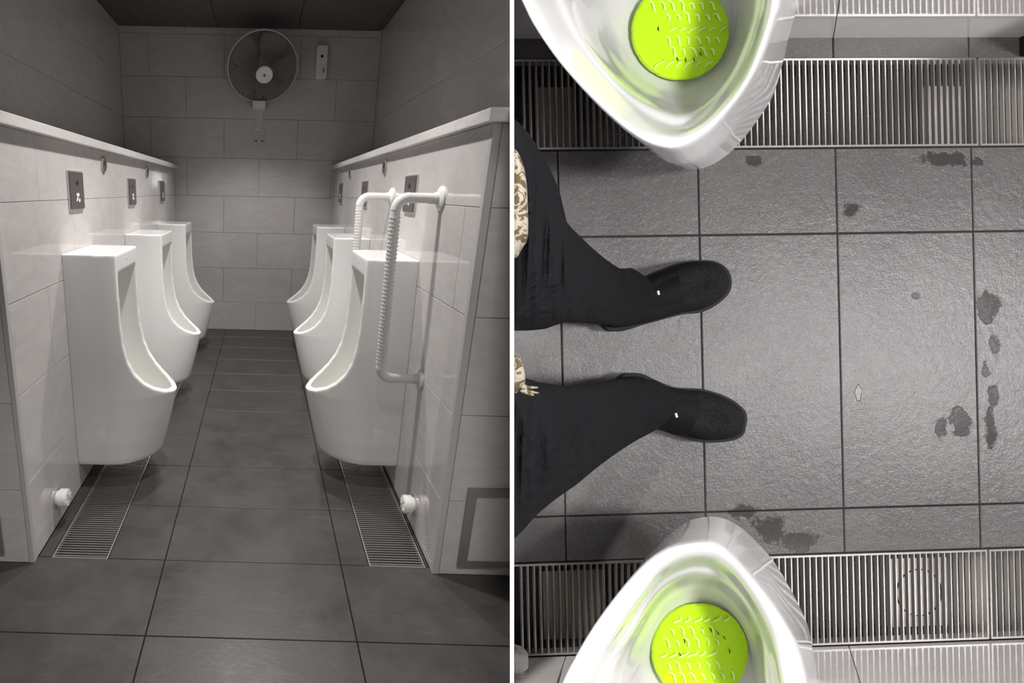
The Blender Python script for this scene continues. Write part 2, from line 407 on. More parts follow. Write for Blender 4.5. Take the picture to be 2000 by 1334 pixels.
for i, (x, y) in enumerate(DOWN):
    r = empty('downlight', (x, y, CEIL-.001)); tag(r, 'small round recessed downlight in the dark ceiling, ' + ('over the entrance', 'above the nearest urinals', 'above the middle urinals', 'above the farthest urinals')[i], 'ceiling light', 'downlights over the aisle')
    ring = MB(); pr = [(.055, 0), (.060, -.004), (.058, -.008), (.048, -.006), (.046, 0)]
    ring.rings([[(q*math.cos(t), q*math.sin(t), z) for t in np.linspace(0, 2*math.pi, 24, endpoint=False)] for q, z in pr], True, False)
    ring.obj('trim_ring', 'lamp_white', r, True)
    MB().prism([(.046*math.cos(t), .046*math.sin(t)) for t in np.linspace(0, 2*math.pi, 24, endpoint=False)], 2, -.002, -.0005).obj('lens', 'lamp_glow', r)
# white board between the two places
dv = MB(); z0, z1 = .55, 2.6
dv.add([camw(996, -500, z0), camw(1004, -500, z0), camw(1004, -500, z1), camw(996, -500, z1), camw(996, 2600, z0), camw(1004, 2600, z0), camw(1004, 2600, z1), camw(996, 2600, z1)],
       [(0, 1, 2, 3), (4, 5, 6, 7), (0, 1, 5, 4), (1, 2, 6, 5), (2, 3, 7, 6), (3, 0, 4, 7)])
tag(dv.obj('wall_divider', 'divider_white'), 'thin white divider standing between the two halves of the scene', 'divider', kind='structure')

# ------------------------------------------------------------------ urinals of the left place
def dshape(L, hw, x0, n=40, a=.12, ex=2.0, em=1.75):
    pts = []; xs = x0+(L-x0)*np.sin(np.linspace(0, math.pi/2, n))
    def yy(x): t = max(0, (x-a)/(L-a)); return hw*max(0, 1-t**ex)**(1/em)
    right = [(x, yy(x)) for x in xs]
    return right+[(x, -y) for x, y in right[::-1][1:]]
def solid(name, rings): me = MB().rings(rings).mesh(name); return link(name, me, None)
def urinal_mesh():
    zz = [(.100, .300, .160), (.106, .312, .168), (.125, .322, .173), (.2, .343, .177), (.3, .368, .179), (.40, .390, .18), (.6, .40, .18), (.978, .40, .18)]
    outer = solid('tmp_outer', [[(x, y, z) for x, y in dshape(L, hw, -.02)] for z, L, hw in zz])
    cv = [(.300, .3885)]
    prof = [(.46, .392), (.388, .392), (.372, .397), (.345, .410), (.31, .432), (.275, .462), (.243, .505), (.220, .56), (.207, .63), (.200, .72), (.197, .85), (.196, 1.1), (.46, 1.1)]
    c1 = MB().prism(prof, 1, -.3, .3).obj('tmp_cut', None)
    zi = [(.150, .10, .23, .05), (.156, .08, .26, .085), (.175, .065, .29, .115), (.21, .055, .318, .135), (.28, .05, .342, .146), (.39, .05, .362, .150), (.6, .05, .37, .150), (.84, .05, .37, .150), (.875, .075, .37, .149), (.897, .13, .37, .147), (.905, .18, .37, .145)]
    c2 = solid('tmp_bowl', [[(x, y, z) for x, y in dshape(L, hw, xb)] for z, xb, L, hw in zi])
    for c in (c1, c2):
        md = outer.modifiers.new('b', 'BOOLEAN'); md.operation = 'DIFFERENCE'; md.object = c; md.solver = 'EXACT'
    md = outer.modifiers.new('r', 'REMESH'); md.mode = 'VOXEL'; md.voxel_size = .0045
    md = outer.modifiers.new('s', 'SMOOTH'); md.iterations = 7; md.factor = .5
    dg = bpy.context.evaluated_depsgraph_get(); me = bpy.data.meshes.new_from_object(outer.evaluated_get(dg)); me.name = 'urinal_body'
    for o in (outer, c1, c2): bpy.data.objects.remove(o)
    bm = bmesh.new(); bm.from_mesh(me)
    bmesh.ops.bisect_plane(bm, geom=bm.verts[:]+bm.edges[:]+bm.faces[:], plane_co=(.001, 0, 0), plane_no=(-1, 0, 0), clear_outer=True)
    bm.to_mesh(me); bm.free()
    me.polygons.foreach_set('use_smooth', [True]*len(me.polygons)); me.materials.clear(); me.materials.append(MATS['ceramic']); return me
UM = urinal_mesh()
emb = MB().prism([(.004*math.cos(t), .946+.004*math.sin(t)) for t in np.linspace(0, 2*math.pi, 10, endpoint=False)], 0, .194, .198).mesh('emblem')
LS = MB().rings([[(.17+q*.05*math.cos(t), q*.05*math.sin(t), z) for t in np.linspace(0, 2*math.pi, 32, endpoint=False)] for q, z in ((1, .172), (1, .176), (.9, .178), (.1, .180))]).mesh('lime_screen', True)
which = ['nearest', 'middle', 'farthest']
yl = [2.111, 3.035, 3.955]; yr = [2.165, 3.10, 4.02]
for side, X, ys, rot in (('left', XL, yl, 0), ('right', XR, yr, math.pi)):
    for k, y in enumerate(ys):
        r = empty('urinal', (X, y, 0)); r.rotation_euler.z = rot
        tag(r, '%s tall white ceramic wall urinal in the %s row' % (which[k], side), 'urinal', 'white wall urinals along the aisle')
        link('ceramic_body', UM, None, r); link('emblem', emb, 'trim_grey', r); link('lime_screen', LS, 'lime', r)
# ------------------------------------------------------------------ flush plates, round sensors, hose caps
def plate_parts(r):
    MB().box(0, .007, -.082, .082, -.074, .074, .002).obj('back_frame', 'plate_edge', r)
    MB().box(.006, .012, -.077, .077, -.069, .069, .003).obj('face', 'steel_plate', r)
    MB().prism([(.013*math.cos(t), .030+.010*math.sin(t)) for t in np.linspace(0, 2*math.pi, 16, endpoint=False)], 0, .0115, .0135).obj('sensor_eye', 'black_gloss', r)
    ic = MB()
    ic.prism([(.016*math.cos(t), -.016+.007*math.sin(t)) for t in np.linspace(0, 2*math.pi, 10, endpoint=False)], 0, .0118, .013)
    ic.prism([(-.020, -.040), (-.008, -.040), (.004, -.026), (-.006, -.024)], 0, .0118, .013)
    ic.prism([(.006, -.044), (.020, -.044), (.024, -.032), (.010, -.030)], 0, .0118, .013)
    ic.obj('hand_symbol', 'icon_white', r)
def round_parts(r):
    pr = [(.036, 0), (.037, .006), (.032, .008)]
    MB().rings([[(z, q*math.cos(t), q*math.sin(t)) for t in np.linspace(0, 2*math.pi, 24, endpoint=False)] for q, z in pr], True, True).obj('rim', 'plate_edge', r, 'auto')
    MB().prism([(.031*math.cos(t), .031*math.sin(t)) for t in np.linspace(0, 2*math.pi, 24, endpoint=False)], 0, .007, .0095).obj('face', 'steel_plate', r)
    MB().prism([(.008*math.cos(t), .006+.011*math.sin(t)) for t in np.linspace(0, 2*math.pi, 12, endpoint=False)], 0, .0093, .0105).obj('lens', 'black_gloss', r)
pl = [(2.122, 1.204), (3.036, 1.197), (3.955, 1.20)]
prt = [(on_x(804, 379, XR)), (on_x(714, 379, XR)), (on_x(667.5, 377, XR))]
r0 = rr0 = None
for side, X, rot, lst in (('left', XL, 0, pl), ('right', XR, math.pi, [(p[1], p[2]) for p in prt])):
    for k, (y, z) in enumerate(lst):
        if r0 is None: r0 = r = empty('flush_plate'); plate_parts(r)
        else: r = copy_tree(r0)
        r.location = (X, y, z); r.rotation_euler.z = rot
        tag(r, 'grey metal flush sensor plate above the %s urinal of the %s row' % (which[k], side), 'flush plate', 'flush sensor plates')
for side, X, rot, lst in (('left', XL, 0, [(2.524, 1.320), (3.464, 1.320)]), ('right', XR, math.pi, [tuple(on_x(753, 326, XR)[1:]), tuple(on_x(685, 338, XR)[1:])])):
    for k, (y, z) in enumerate(lst):
        if rr0 is None: rr0 = r = empty('round_sensor'); round_parts(r)
        else: r = copy_tree(rr0)
        r.location = (X, y, z); r.rotation_euler.z = rot
        tag(r, '%s dark round plate just under the %s ledge' % (('nearer', 'farther')[k], side), 'wall sensor', 'small round plates under the ledges')
def cap_parts(r, R=.033, Lc=.046):
    pr = [(R*.8, 0), (R*.8, Lc*.3), (R*1.0, Lc*.32), (R*1.0, Lc*.92), (R*.86, Lc)]
    n = 40
    MB().rings([[(z, (q+(.0012*(k % 2) if i in (2, 3) else 0))*math.cos(k*2*math.pi/n), (q+(.0012*(k % 2) if i in (2, 3) else 0))*math.sin(k*2*math.pi/n)) for k in range(n)] for i, (q, z) in enumerate(pr)]).obj('ribbed_cap', 'plastic_white', r, 'auto')
    f = MB()
    for k in range(4):
        a = k*math.pi/4+.3; c, s = math.cos(a), math.sin(a); w, l = .0028, R*.78
        f.prism([(c*x-s*y, s*x+c*y) for x, y in ((-l, -w), (l, -w), (l, w), (-l, w))], 0, Lc*.98, Lc*1.04)
    f.obj('face_spokes', 'plastic_white', r)
    MB().rings([[(z, q*math.cos(t), q*math.sin(t)) for t in np.linspace(0, 2*math.pi, 24, endpoint=False)] for q, z in ((R*1.1, 0), (R*1.1, .004), (R*.8, .006))]).obj('wall_collar', 'plate_edge', r, 'auto')
p = on_x(110, 972, XL); r = empty('pipe_cap', tuple(p)); cap_parts(r); tag(r, 'white ribbed pipe cap low on the left partition', 'pipe cap', 'pipe caps')
p = on_x(810, 985, XR); r = copy_tree(r); r.location = tuple(p); r.rotation_euler.z = math.pi; tag(r, 'white ribbed pipe cap low on the right partition', 'pipe cap', 'pipe caps')
# ------------------------------------------------------------------ grab bars
def arc(c, a0, a1, r, n=8): return [(c[0]-r*math.cos(a), 0, c[1]+r*math.sin(a)) for a in np.linspace(a0, a1, n)]
def grab_bar(label, Y, zt, zb, Lx, seed):
    r = empty('grab_bar', (XR, Y, zb)); tag(r, label, 'grab bar', 'white grab bars')
    R, t = .017, .042; H = zt-zb
    # x runs away from the wall (negative)
    MB().tube([(0, 0, H), (-Lx+t, 0, H)], R).obj('arm', 'plastic_white', r, 'auto')
    MB().tube([(0, 0, 0), (-Lx+t, 0, 0)], R).obj('arm', 'plastic_white', r, 'auto')
    MB().tube([(-Lx+t-t*math.sin(a), 0, H-t+t*math.cos(a)) for a in np.linspace(0, math.pi/2, 9)], R*1.06).obj('elbow', 'plastic_white', r, 'auto')
    MB().tube([(-Lx+t-t*math.sin(a), 0, t-t*math.cos(a)) for a in np.linspace(0, math.pi/2, 9)], R*1.06).obj('elbow', 'plastic_white', r, 'auto')
    g = MB().tube([(-Lx, 0, t), (-Lx, 0, H-t)], R).obj('grip', 'plastic_white', r, 'auto')
    st = MB(); k = 0; z = t+.02
    while z < H-t-.015:                                   # raised dots on the grip
        for j in range(12):
            a = (j+.5*(k % 2))*2*math.pi/12; c, s = math.cos(a), math.sin(a)
            ce = np.array([-Lx+R*c, R*s, z]); n = np.array([c, s, 0]); tt = np.array([-s, c, 0]); q = .0042
            st.add([ce+q*tt, ce+q*np.array([0, 0, 1]), ce-q*tt, ce-q*np.array([0, 0, 1]), ce+.0032*n], [(0, 1, 4), (1, 2, 4), (2, 3, 4), (3, 0, 4)])
        z += .0135; k += 1
    tag(st.obj('grip_dots', 'plastic_white', g, True), kind='stuff')
    for z in (0, H):
        pr = [(.040, 0), (.040, -.006), (.034, -.011), (.021, -.014), (.019, -.026)]
        MB().rings([[(x, q*math.cos(a), z+q*math.sin(a)) for a in np.linspace(0, 2*math.pi, 28, endpoint=False)] for q, x in pr]).obj('wall_flange', 'plastic_white', r, 'auto')
    return r
pa = on_x(864, 385, XR); grab_bar('white dotted U-shaped grab bar on the near side of the nearest right urinal', pa[1]+.005, 1.207, .566, .150, 1)
pb = on_x(766, 383, XR); grab_bar('white dotted U-shaped grab bar between the first two right urinals', pb[1], 1.205, .566, .146, 2)
# ------------------------------------------------------------------ access hatches in the partition ends
def hatch(label, x0, x1, z0, z1, clip):
    r = empty('access_hatch', (x0, YF, z0)); tag(r, label, 'access panel', 'framed access panels'); w, h, b = x1-x0, z1-z0, .030
    for nm, bx in (('frame_side', (0, b, -.008, -.0005, 0, h)), ('frame_rail', (b, w, -.008, -.0005, h-b, h)), ('frame_rail', (b, w, -.008, -.0005, 0, b*.8))):
        o = MB().box(*bx).obj(nm, 'steel_frame', r)
        if clip: cut(o)
    o = MB().box(b, w, -.005, -.0006, b*.8, h-b).obj('panel', 'wall_tile', r)
    if clip: cut(o)
    return r
hatch('metal framed white access panel in the right partition end', .676, 1.1, .036, .329, True)
r = hatch('metal framed white access panel at the left picture edge', 0, .3, .036, .189, False); r.location = (-.830, YF, .036); r.rotation_euler = (0, 0, math.pi); r.location = (-.830, YF-.009, .036)
# ------------------------------------------------------------------ back wall: fan, freshener, socket
def wall_fan():
    fc = on_y(513, 132, 4.33); r = empty('wall_fan', (fc[0]-.02, YB, fc[2]-.28)); tag(r, 'round wall fan with wire cage high on the back wall', 'fan')
    ctr = Vector(fc)-Vector(r.location)
    nv = Vector((.12, -.82, -.58)).normalized(); q = nv.to_track_quat('Z', 'Y').to_matrix().to_4x4(); T = Matrix.Translation(ctr)@q
    R = .262; ci = lambda rad, z, n=48: [(rad*math.cos(t), rad*math.sin(t), z) for t in np.linspace(0, 2*math.pi, n+1)]
    MB().tube(ci(R, 0), .007, 8, False).obj('cage_rim', 'fan_rim', r, True, T)
    fr, bk = MB(), MB()
    nw = 120
    for k in range(nw):
        t = k*2*math.pi/nw; c, s = math.cos(t), math.sin(t)
        fr.tube([(c*rr, s*rr, zz) for rr, zz in ((.055, .115), (.13, .105), (.21, .07), (R, 0))], .0016, 4, False)
        bk.tube([(c*rr, s*rr, zz) for rr, zz in ((.055, -.07), (.16, -.062), (.24, -.035), (R, 0))], .0014, 4, False)
    for rad, z in ((.10, .110), (.16, .094), (.21, .07)): fr.tube(ci(rad, z), .0016, 4, False)
    tag(fr.obj('front_wires', 'fan_wire', r, False, T), kind='stuff'); tag(bk.obj('rear_wires', 'fan_wire', r, False, T), kind='stuff')
    bl = MB()
    P = []; nU, nV = 7, 9
    for i in range(nU):
        for j in range(nV):
            rad = .04+.205*i/(nU-1); sw = (-.52+1.04*j/(nV-1))*(.75+.35*math.sin(math.pi*i/(nU-1)))
            P.append((rad*math.cos(sw), rad*math.sin(sw), .022*(j/(nV-1)*2-1)))
    bl.add(P, [(i*nV+j, i*nV+j+1, (i+1)*nV+j+1, (i+1)*nV+j) for i in range(nU-1) for j in range(nV-1)])
    bme = bl.mesh('fan_blade', True)
    for k in range(5): link('fan_blade', bme, 'fan_blade', r, T@Matrix.Rotation(k*2*math.pi/5, 4, 'Z'))
    def lathe(pr, n=28): return MB().rings([[(q_*math.cos(t), q_*math.sin(t), z) for t in np.linspace(0, 2*math.pi, n, endpoint=False)] for q_, z in pr])
    lathe([(.062, .110), (.064, .118), (.058, .125), (.02, .128)]).obj('hub_badge', 'plastic_white', r, 'auto', T)
    lathe([(.010, .127), (.010, .1295)]).obj('badge_dot', 'steel_plate', r, 'auto', T)
    lathe([(.02, .0), (.05, -.02), (.06, -.06), (.058, -.13), (.04, -.15)]).obj('motor_housing', 'plastic_white', r, 'auto', T)
    a = np.array(T@Vector((0, 0, -.12))); bkt = np.array(on_y(506, 203, YB-.13))-np.array(r.location)
    MB().tube([a, a*.5+bkt*.5+np.array([0, .03, 0]), bkt+np.array([0, .02, .03])], .022, 12).obj('neck', 'plastic_white', r, 'auto')
    MB().box(bkt[0]-.05, bkt[0]+.05, -.17, 0, bkt[2]-.03, bkt[2]+.02, .006).obj('wall_bracket', 'plastic_white', r)
    MB().box(bkt[0]-.048, bkt[0]+.048, -.16, -.02, bkt[2]+.021, bkt[2]+.03).obj('bracket_gap', 'black_gloss', r)
    cp = on_y(516, 62, YB); x = cp[0]-r.location[0]
    MB().box(x-.014, x+.014, -.012, 0, cp[2]-r.location[2]-.25, CEIL-r.location[2], .002).obj('cable_cover', 'wall_tile', r)
wall_fan()
p0, p1 = on_y(619, 88, YB-.06), on_y(637.5, 153, YB-.06)
r = empty('air_freshener', ((p0[0]+p1[0])/2, YB, p1[2])); tag(r, 'narrow white air freshener dispenser on the back wall beside the fan', 'dispenser'); hw, hh = (p1[0]-p0[0])/2, p0[2]-p1[2]
MB().box(-hw, hw, -.07, 0, 0, hh, .008).obj('case', 'plastic_white', r)
MB().prism([(.011*math.cos(t), hh*.66+.011*math.sin(t)) for t in np.linspace(0, 2*math.pi, 14, endpoint=False)], 1, -.072, -.069).obj('nozzle', 'black_gloss', r)
MB().box(hw*.28, hw*.5, -.072, -.069, hh*.16, hh*.32).obj('indicator_slot', 'steel_plate', r)
ps = on_y(506, 268, YB); r = empty('wall_socket', (ps[0], YB, ps[2])); tag(r, 'pale double wall socket with cable strip under the fan', 'socket')
MB().box(-.05, .05, -.010, 0, -.06, .06, .003).obj('socket_plate', 'wall_tile', r)
for x in (-.026, .026):
    for a in (.6, -.6):
        c, s = math.cos(a), math.sin(a)
        MB().prism([(x+c*u-s*v, -.03+s*u+c*v) for u, v in ((-.013, -.003), (.013, -.003), (.013, .003), (-.013, .003))], 1, -.0115, -.0095).obj('socket_slot', 'steel_plate', r)
MB().box(-.028, .030, -.008, 0, .062, .235, .002).obj('cable_strip', 'wall_tile', r)

# ================================================================== RIGHT PLACE: the same kind of aisle, its floor seen from above
AT = .3088
def wl_(x, y): return ur(x, y, 0)
V0 = wl_(1700, 74)[1]; V1 = wl_(1700, 114)[1]; V2 = -.1873; V3 = .6977; V4 = wl_(1700, 1256)[1]; V5 = V4+.004
U0 = ur(1000, 667, 0)[0]-.06; U1 = 1.46
UG1 = ur(1907, 200, 0)[0]; UG2 = ur(1928, 1160, 0)[0]
DL = lambda o: cut(o, DP, -DN)                            # keep the side of the board that belongs to this place
def DL2(o):
    mwi = o.parent.matrix_basis@o.matrix_basis
    if min((mwi@v.co-Vector(DP)).dot(Vector(DN)) for v in o.data.vertices) < .0: DL(o)
def rbox(mb_, name, mt, parent=None):
    o = mb_.obj(name, mt, parent)
    if parent is None: o.matrix_basis = RF
    return o
rf = rbox(MB().box(U0, U1, V0-.03, V5+.03, -.10, -.075), 'floor', 'floor_joint'); tag(rf, 'grey slate tiled floor seen from above, wet marks on it', 'floor', kind='structure'); DL(rf)
for v0, v1 in ((V0-.02, V1-.001), (V2+.001, V3-.001), (V4+.001, V5+.02)):
    o = rbox(MB().box(U0, U1, v0, v1, -.075, -.009), 'floor_bed', 'floor_joint', rf); DL(o)
for i in range(-2, 5):
    for v0, v1 in ((V0-.01, V1), (V2, 0), (0, .6), (.6, V3)):
        o = tile('floor_tile', rf, (i*AT, v1, -.009), X3, (0, -1, 0), Z3, AT, v1-v0, .009, 'floor_slate_close', .0038, .001)
        o.matrix_basis = basis((i*AT, v0, -.009), X3, Y3, Z3, )
        DL(o)
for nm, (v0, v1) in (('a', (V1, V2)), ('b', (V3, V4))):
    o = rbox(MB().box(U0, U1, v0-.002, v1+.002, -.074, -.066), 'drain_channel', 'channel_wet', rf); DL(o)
def rgrate(label, u0, u1, v0, v1):
    # local x across the channel (v), local y along it (u)
    r = empty('drain_grate', mw=RF@Matrix(((0, 1, 0, u0), (1, 0, 0, v0), (0, 0, 1, 0), (0, 0, 0, 1)))); tag(r, label, 'drain grate', 'drain grates seen from above')
    w, l, t = v1-v0, u1-u0, .0026
    for nm, bx in (('grate_rail', (0, .0042, 0, l, -.016, .003)), ('grate_rail', (w-.0042, w, 0, l, -.016, .003)), ('grate_end', (.0042, w-.0042, 0, .0036, -.016, .003)), ('grate_end', (.0042, w-.0042, l-.0036, l, -.016, .003))):
        DL(MB().box(*bx).obj(nm, 'grate_steel', r))
    n = int(round(l/.0139)); me = MB().box(.0042, w-.0042, -t/2, t/2, -.003, .0028).mesh('grate_bar'); me.materials.append(MATS['grate_steel'])
    for k in range(1, n):
        if np.array(RF@Vector((u0+k*l/n, (v0+v1)/2, 0))-Vector(DP))@DN < .012: continue
        link('grate_bar', me, None, r, Matrix.Translation((0, k*l/n, 0)))
    return r
rgrate('steel bar drain grate running under the upper urinal', U0, UG1-.002, V1+.001, V2-.001)
rgrate('short end of steel drain grate at the upper right picture edge', UG1+.003, U1, V1+.001, V2-.001)
rgrate('steel bar drain grate running under the lower urinal', U0, UG2-.002, V3+.001, V4-.001)
rgrate('short end of steel drain grate at the lower right picture edge', UG2+.003, U1, V3+.001, V4-.001)
def drain_plate(label, x0, y0, x1, y1, mt, ring):
    a, c = ur(x0, y0, -.058), ur(x1, y1, -.058)
    r = empty('drain_cover', mw=RF@Matrix.Translation(((a[0]+c[0])/2, (a[1]+c[1])/2, -.066))); tag(r, label, 'drain cover', 'covers in the drain channels')
    hu, hv = (c[0]-a[0])/2, (c[1]-a[1])/2
    MB().box(-hu, hu, -hv, hv, 0, .008, .001).obj('cover_plate', mt, r)
    if ring:
        R = min(hu, hv)*.78
        MB().tube([(R*math.cos(t), R*math.sin(t), .0085) for t in np.linspace(0, 2*math.pi, 33)], .0016, 6, False).obj('ring_seam', 'channel', r)
drain_plate('pale square drain cover with round seam under the lower grate', 1737, 1092, 1852, 1222, 'drain_metal', True)
drain_plate('worn metal drain cover under the upper grate, right of the urinal', 1808, 168, 1902, 286, 'drain_metal', False)
drain_plate('brownish drain cover under the upper grate, left of the urinal', 1048, 170, 1120, 288, 'drain_rust', False)
drain_plate('brownish drain cover under the lower grate, left of the urinal', 1060, 1116, 1180, 1262, 'drain_rust', False)
# walls on both sides of that aisle: tiles with the joints the picture shows
def rwall(name, label, vb, sgn, joints, ybase, ytop):
    w = rbox(MB().box(U0, U1+.1, min(vb+sgn*.012, vb+sgn*.06), max(vb+sgn*.012, vb+sgn*.06), -.02, .46), name, 'wall_grout'); DL(w)
    tag(w, label, 'wall', kind='structure')
    es = [None]+joints+[None]
    for i in range(len(es)-1):
        def edge(j, side):
            if j is None: u = (U0 if side < 0 else U1+.1); return (u, u)
            a = ur(*j[0], 0)[0]; d = RR.T@pdir(*j[1]); q = CAML+d*((vb-CAML[1])/d[1]); s = (q[0]-a)/q[2]
            return a, a+s*.45
        a0, a1 = edge(es[i], -1); b0, b1 = edge(es[i+1], 1); g = .001
        poly = [(a0+g, .0005), (b0-g, .0005), (b1-g, .45), (a1+g, .45)]
        mb_ = MB(); mb_.add([(u, vb, z) for u, z in poly]+[(u, vb+sgn*.012, z) for u, z in poly], [(0, 1, 2, 3), (4, 5, 6, 7), (0, 1, 5, 4), (1, 2, 6, 5), (2, 3, 7, 6), (3, 0, 4, 7)])
        DL(mb_.obj('wall_tile', 'wall_tile', w))
    return w
rwall('wall_above', 'pale tiled wall behind the upper urinal, seen from above', V0, -1, [((1627, 73), (1638, 8))], 73, 0)
rwall('wall_below', 'pale tiled wall behind the lower urinal, seen from above', V5, 1, [((1105, 1282), (1087, 1334)), ((1657, 1260), (1680, 1334))], 1262, 1334)

# ------------------------------------------------------------------ the two urinals seen from above
def crom(P, n):
    P = [np.array(p, float) for p in P]; P = [2*P[0]-P[1]]+P+[2*P[-1]-P[-2]]; out = []
    for i in range(1, len(P)-2):
        for t in np.linspace(0, 1, 12, endpoint=False):
            a, b_, c, d = P[i-1:i+3]; out.append(.5*((2*b_)+(c-a)*t+(2*a-5*b_+4*c-d)*t*t+(3*b_-a-3*c+d)*t**3))
    out.append(P[-2]); out = np.array(out); s = np.r_[0, np.cumsum(np.linalg.norm(np.diff(out[:, :2], axis=0), axis=1))]
    q = np.linspace(0, s[-1], n); return np.stack([np.interp(q, s, out[:, k]) for k in range(out.shape[1])], 1)
def strip(L, T, R, w0, w1, n=40):
    # pixel outline from the wall round the tip and back to the wall; height w0 at the tip rising to w1 at the wall
    pts = crom(list(L)+[T]+list(R), 400); k = int(np.argmin(np.abs(pts-np.array(T)).sum(1)))
    a = crom(pts[:k+1:6].tolist()+[list(T)], n); c = crom([list(T)]+pts[k+1::6].tolist()+[list(R[-1])], n)[1:]
    al = np.linspace(1, 0, n)**2; ar = (np.linspace(0, 1, n)**2)[1:]
    w = np.r_[w0+(w1-w0)*al, w0+(w1-w0)*ar]; return np.c_[np.r_[a, c], w]
def top_urinal(name, label, keys, wallv, sgn, sub=6):
    S = np.array([strip(*k) for k in keys]); prof = []
    for j in range(S.shape[1]):
        prof.append(np.array(crom_u(S[:, j], sub)))
    G = np.array(prof)                                     # strip x profile x 3 (pixel x, pixel y, height)
    pts = [[ur(p[0], p[1], p[2]) for p in row] for row in G]
    n, m_ = len(pts), len(pts[0]); vs = [p for row in pts for p in row]
    fs = [(i*m_+k, i*m_+k+1, (i+1)*m_+k+1, (i+1)*m_+k) for i in range(n-1) for k in range(m_-1)]
    me = mk('ceramic_bowl', vs, fs, True)
    r = empty(name, mw=RF); tag(r, label, 'urinal', 'urinals seen from above')
    o = link('ceramic_bowl', me, 'ceramic_close', r)
    cut(o, r2w((0, wallv, 0)), RL[:, 1]*sgn)
    return r
def crom_u(P, sub):
    P = [2*P[0]-P[1]]+list(P)+[2*P[-1]-P[-2]]; out = []
    for i in range(1, len(P)-2):
        for t in np.linspace(0, 1, sub, endpoint=False):
            a, b_, c, d = P[i-1:i+3]
            # straight blend near sharp steps keeps the profile from overshooting
            h = .5*((2*b_)+(c-a)*t+(2*a-5*b_+4*c-d)*t*t+(3*b_-a-3*c+d)*t**3); out.append(.6*h+.4*(b_*(1-t)+c*t))
    out.append(P[-2]); return out
m = mat('ceramic_close', (.86, .855, .86), .06, spec=.55, coat=.3)
KT = [
 (([(1130, -260), (1110, -60), (1120, 50), (1160, 145), (1215, 222), (1262, 272), (1300, 311), (1330, 327)]), (1355, 331), ([(1384, 325), (1420, 303), (1450, 273), (1480, 234), (1510, 186), (1528, 126), (1540, 75), (1552, 30), (1560, 0), (1590, -260)]), .10, .11),
 (([(1040, -260), (1055, -60), (1085, 50), (1125, 125), (1185, 205), (1238, 262), (1276, 299), (1306, 317)]), (1340, 320), ([(1368, 308), (1402, 285), (1434, 252), (1466, 208), (1495, 160), (1515, 105), (1530, 50), (1545, 0), (1582, -260)]), .25, .27),
 (([(965, -260), (1002, -40), (1019, 0), (1037, 39), (1061, 78), (1091, 120), (1121, 156), (1151, 189), (1187, 225), (1229, 261), (1271, 286)]), (1312, 294), ([(1338, 288), (1365, 273), (1395, 250), (1425, 217), (1455, 178), (1484, 128), (1502, 80), (1518, 30), (1527, 0), (1572, -260)]), .372, .41),
 (([(985, -260), (1015, -40), (1032, 0), (1052, 42), (1079, 87), (1112, 132), (1150, 174), (1190, 212), (1230, 246), (1271, 271)]), (1311, 280), ([(1338, 274), (1370, 256), (1403, 227), (1434, 190), (1462, 146), (1483, 95), (1500, 45), (1511, 0), (1556, -260)]), .385, .424),
 (([(1010, -260), (1030, -40), (1048, 0), (1069, 45), (1099, 96), (1135, 144), (1180, 192), (1228, 234), (1270, 258)]), (1310, 266), ([(1340, 260), (1375, 240), (1411, 204), (1444, 162), (1468, 114), (1486, 60), (1498, 0), (1540, -260)]), .372, .41),
 (([(1045, -260), (1068, -40), (1083, 0), (1108, 54), (1140, 104), (1180, 152), (1224, 196), (1268, 228)]), (1316, 246), ([(1348, 240), (1384, 214), (1418, 174), (1447, 128), (1468, 80), (1482, 30), (1488, 0), (1520, -260)]), .325, .365),
 (([(1066, -260), (1090, -40), (1104, 0), (1130, 57), (1163, 108), (1203, 156), (1243, 190), (1277, 210)]), (1322, 226), ([(1355, 220), (1390, 193), (1424, 150), (1448, 103), (1466, 53), (1475, 0), (1500, -260)]), .310, .345),
 (([(1110, -240), (1126, -40), (1140, 0), (1160, 52), (1190, 106), (1228, 150), (1268, 180)]), (1324, 203), ([(1358, 194), (1394, 166), (1426, 126), (1446, 78), (1456, 28), (1460, 0), (1478, -240)]), .245, .27),
 (([(1170, -200), (1178, -40), (1190, 0), (1204, 50), (1228, 98), (1260, 134), (1292, 154)]), (1326, 168), ([(1360, 156), (1392, 130), (1418, 94), (1430, 50), (1434, 0), (1440, -200)]), .200, .21),
 (([(1316, -120), (1318, -20), (1320, 10), (1324, 22)]), (1330, 30), ([(1336, 22), (1340, 10), (1342, -20), (1342, -120)]), .186, .186),
]
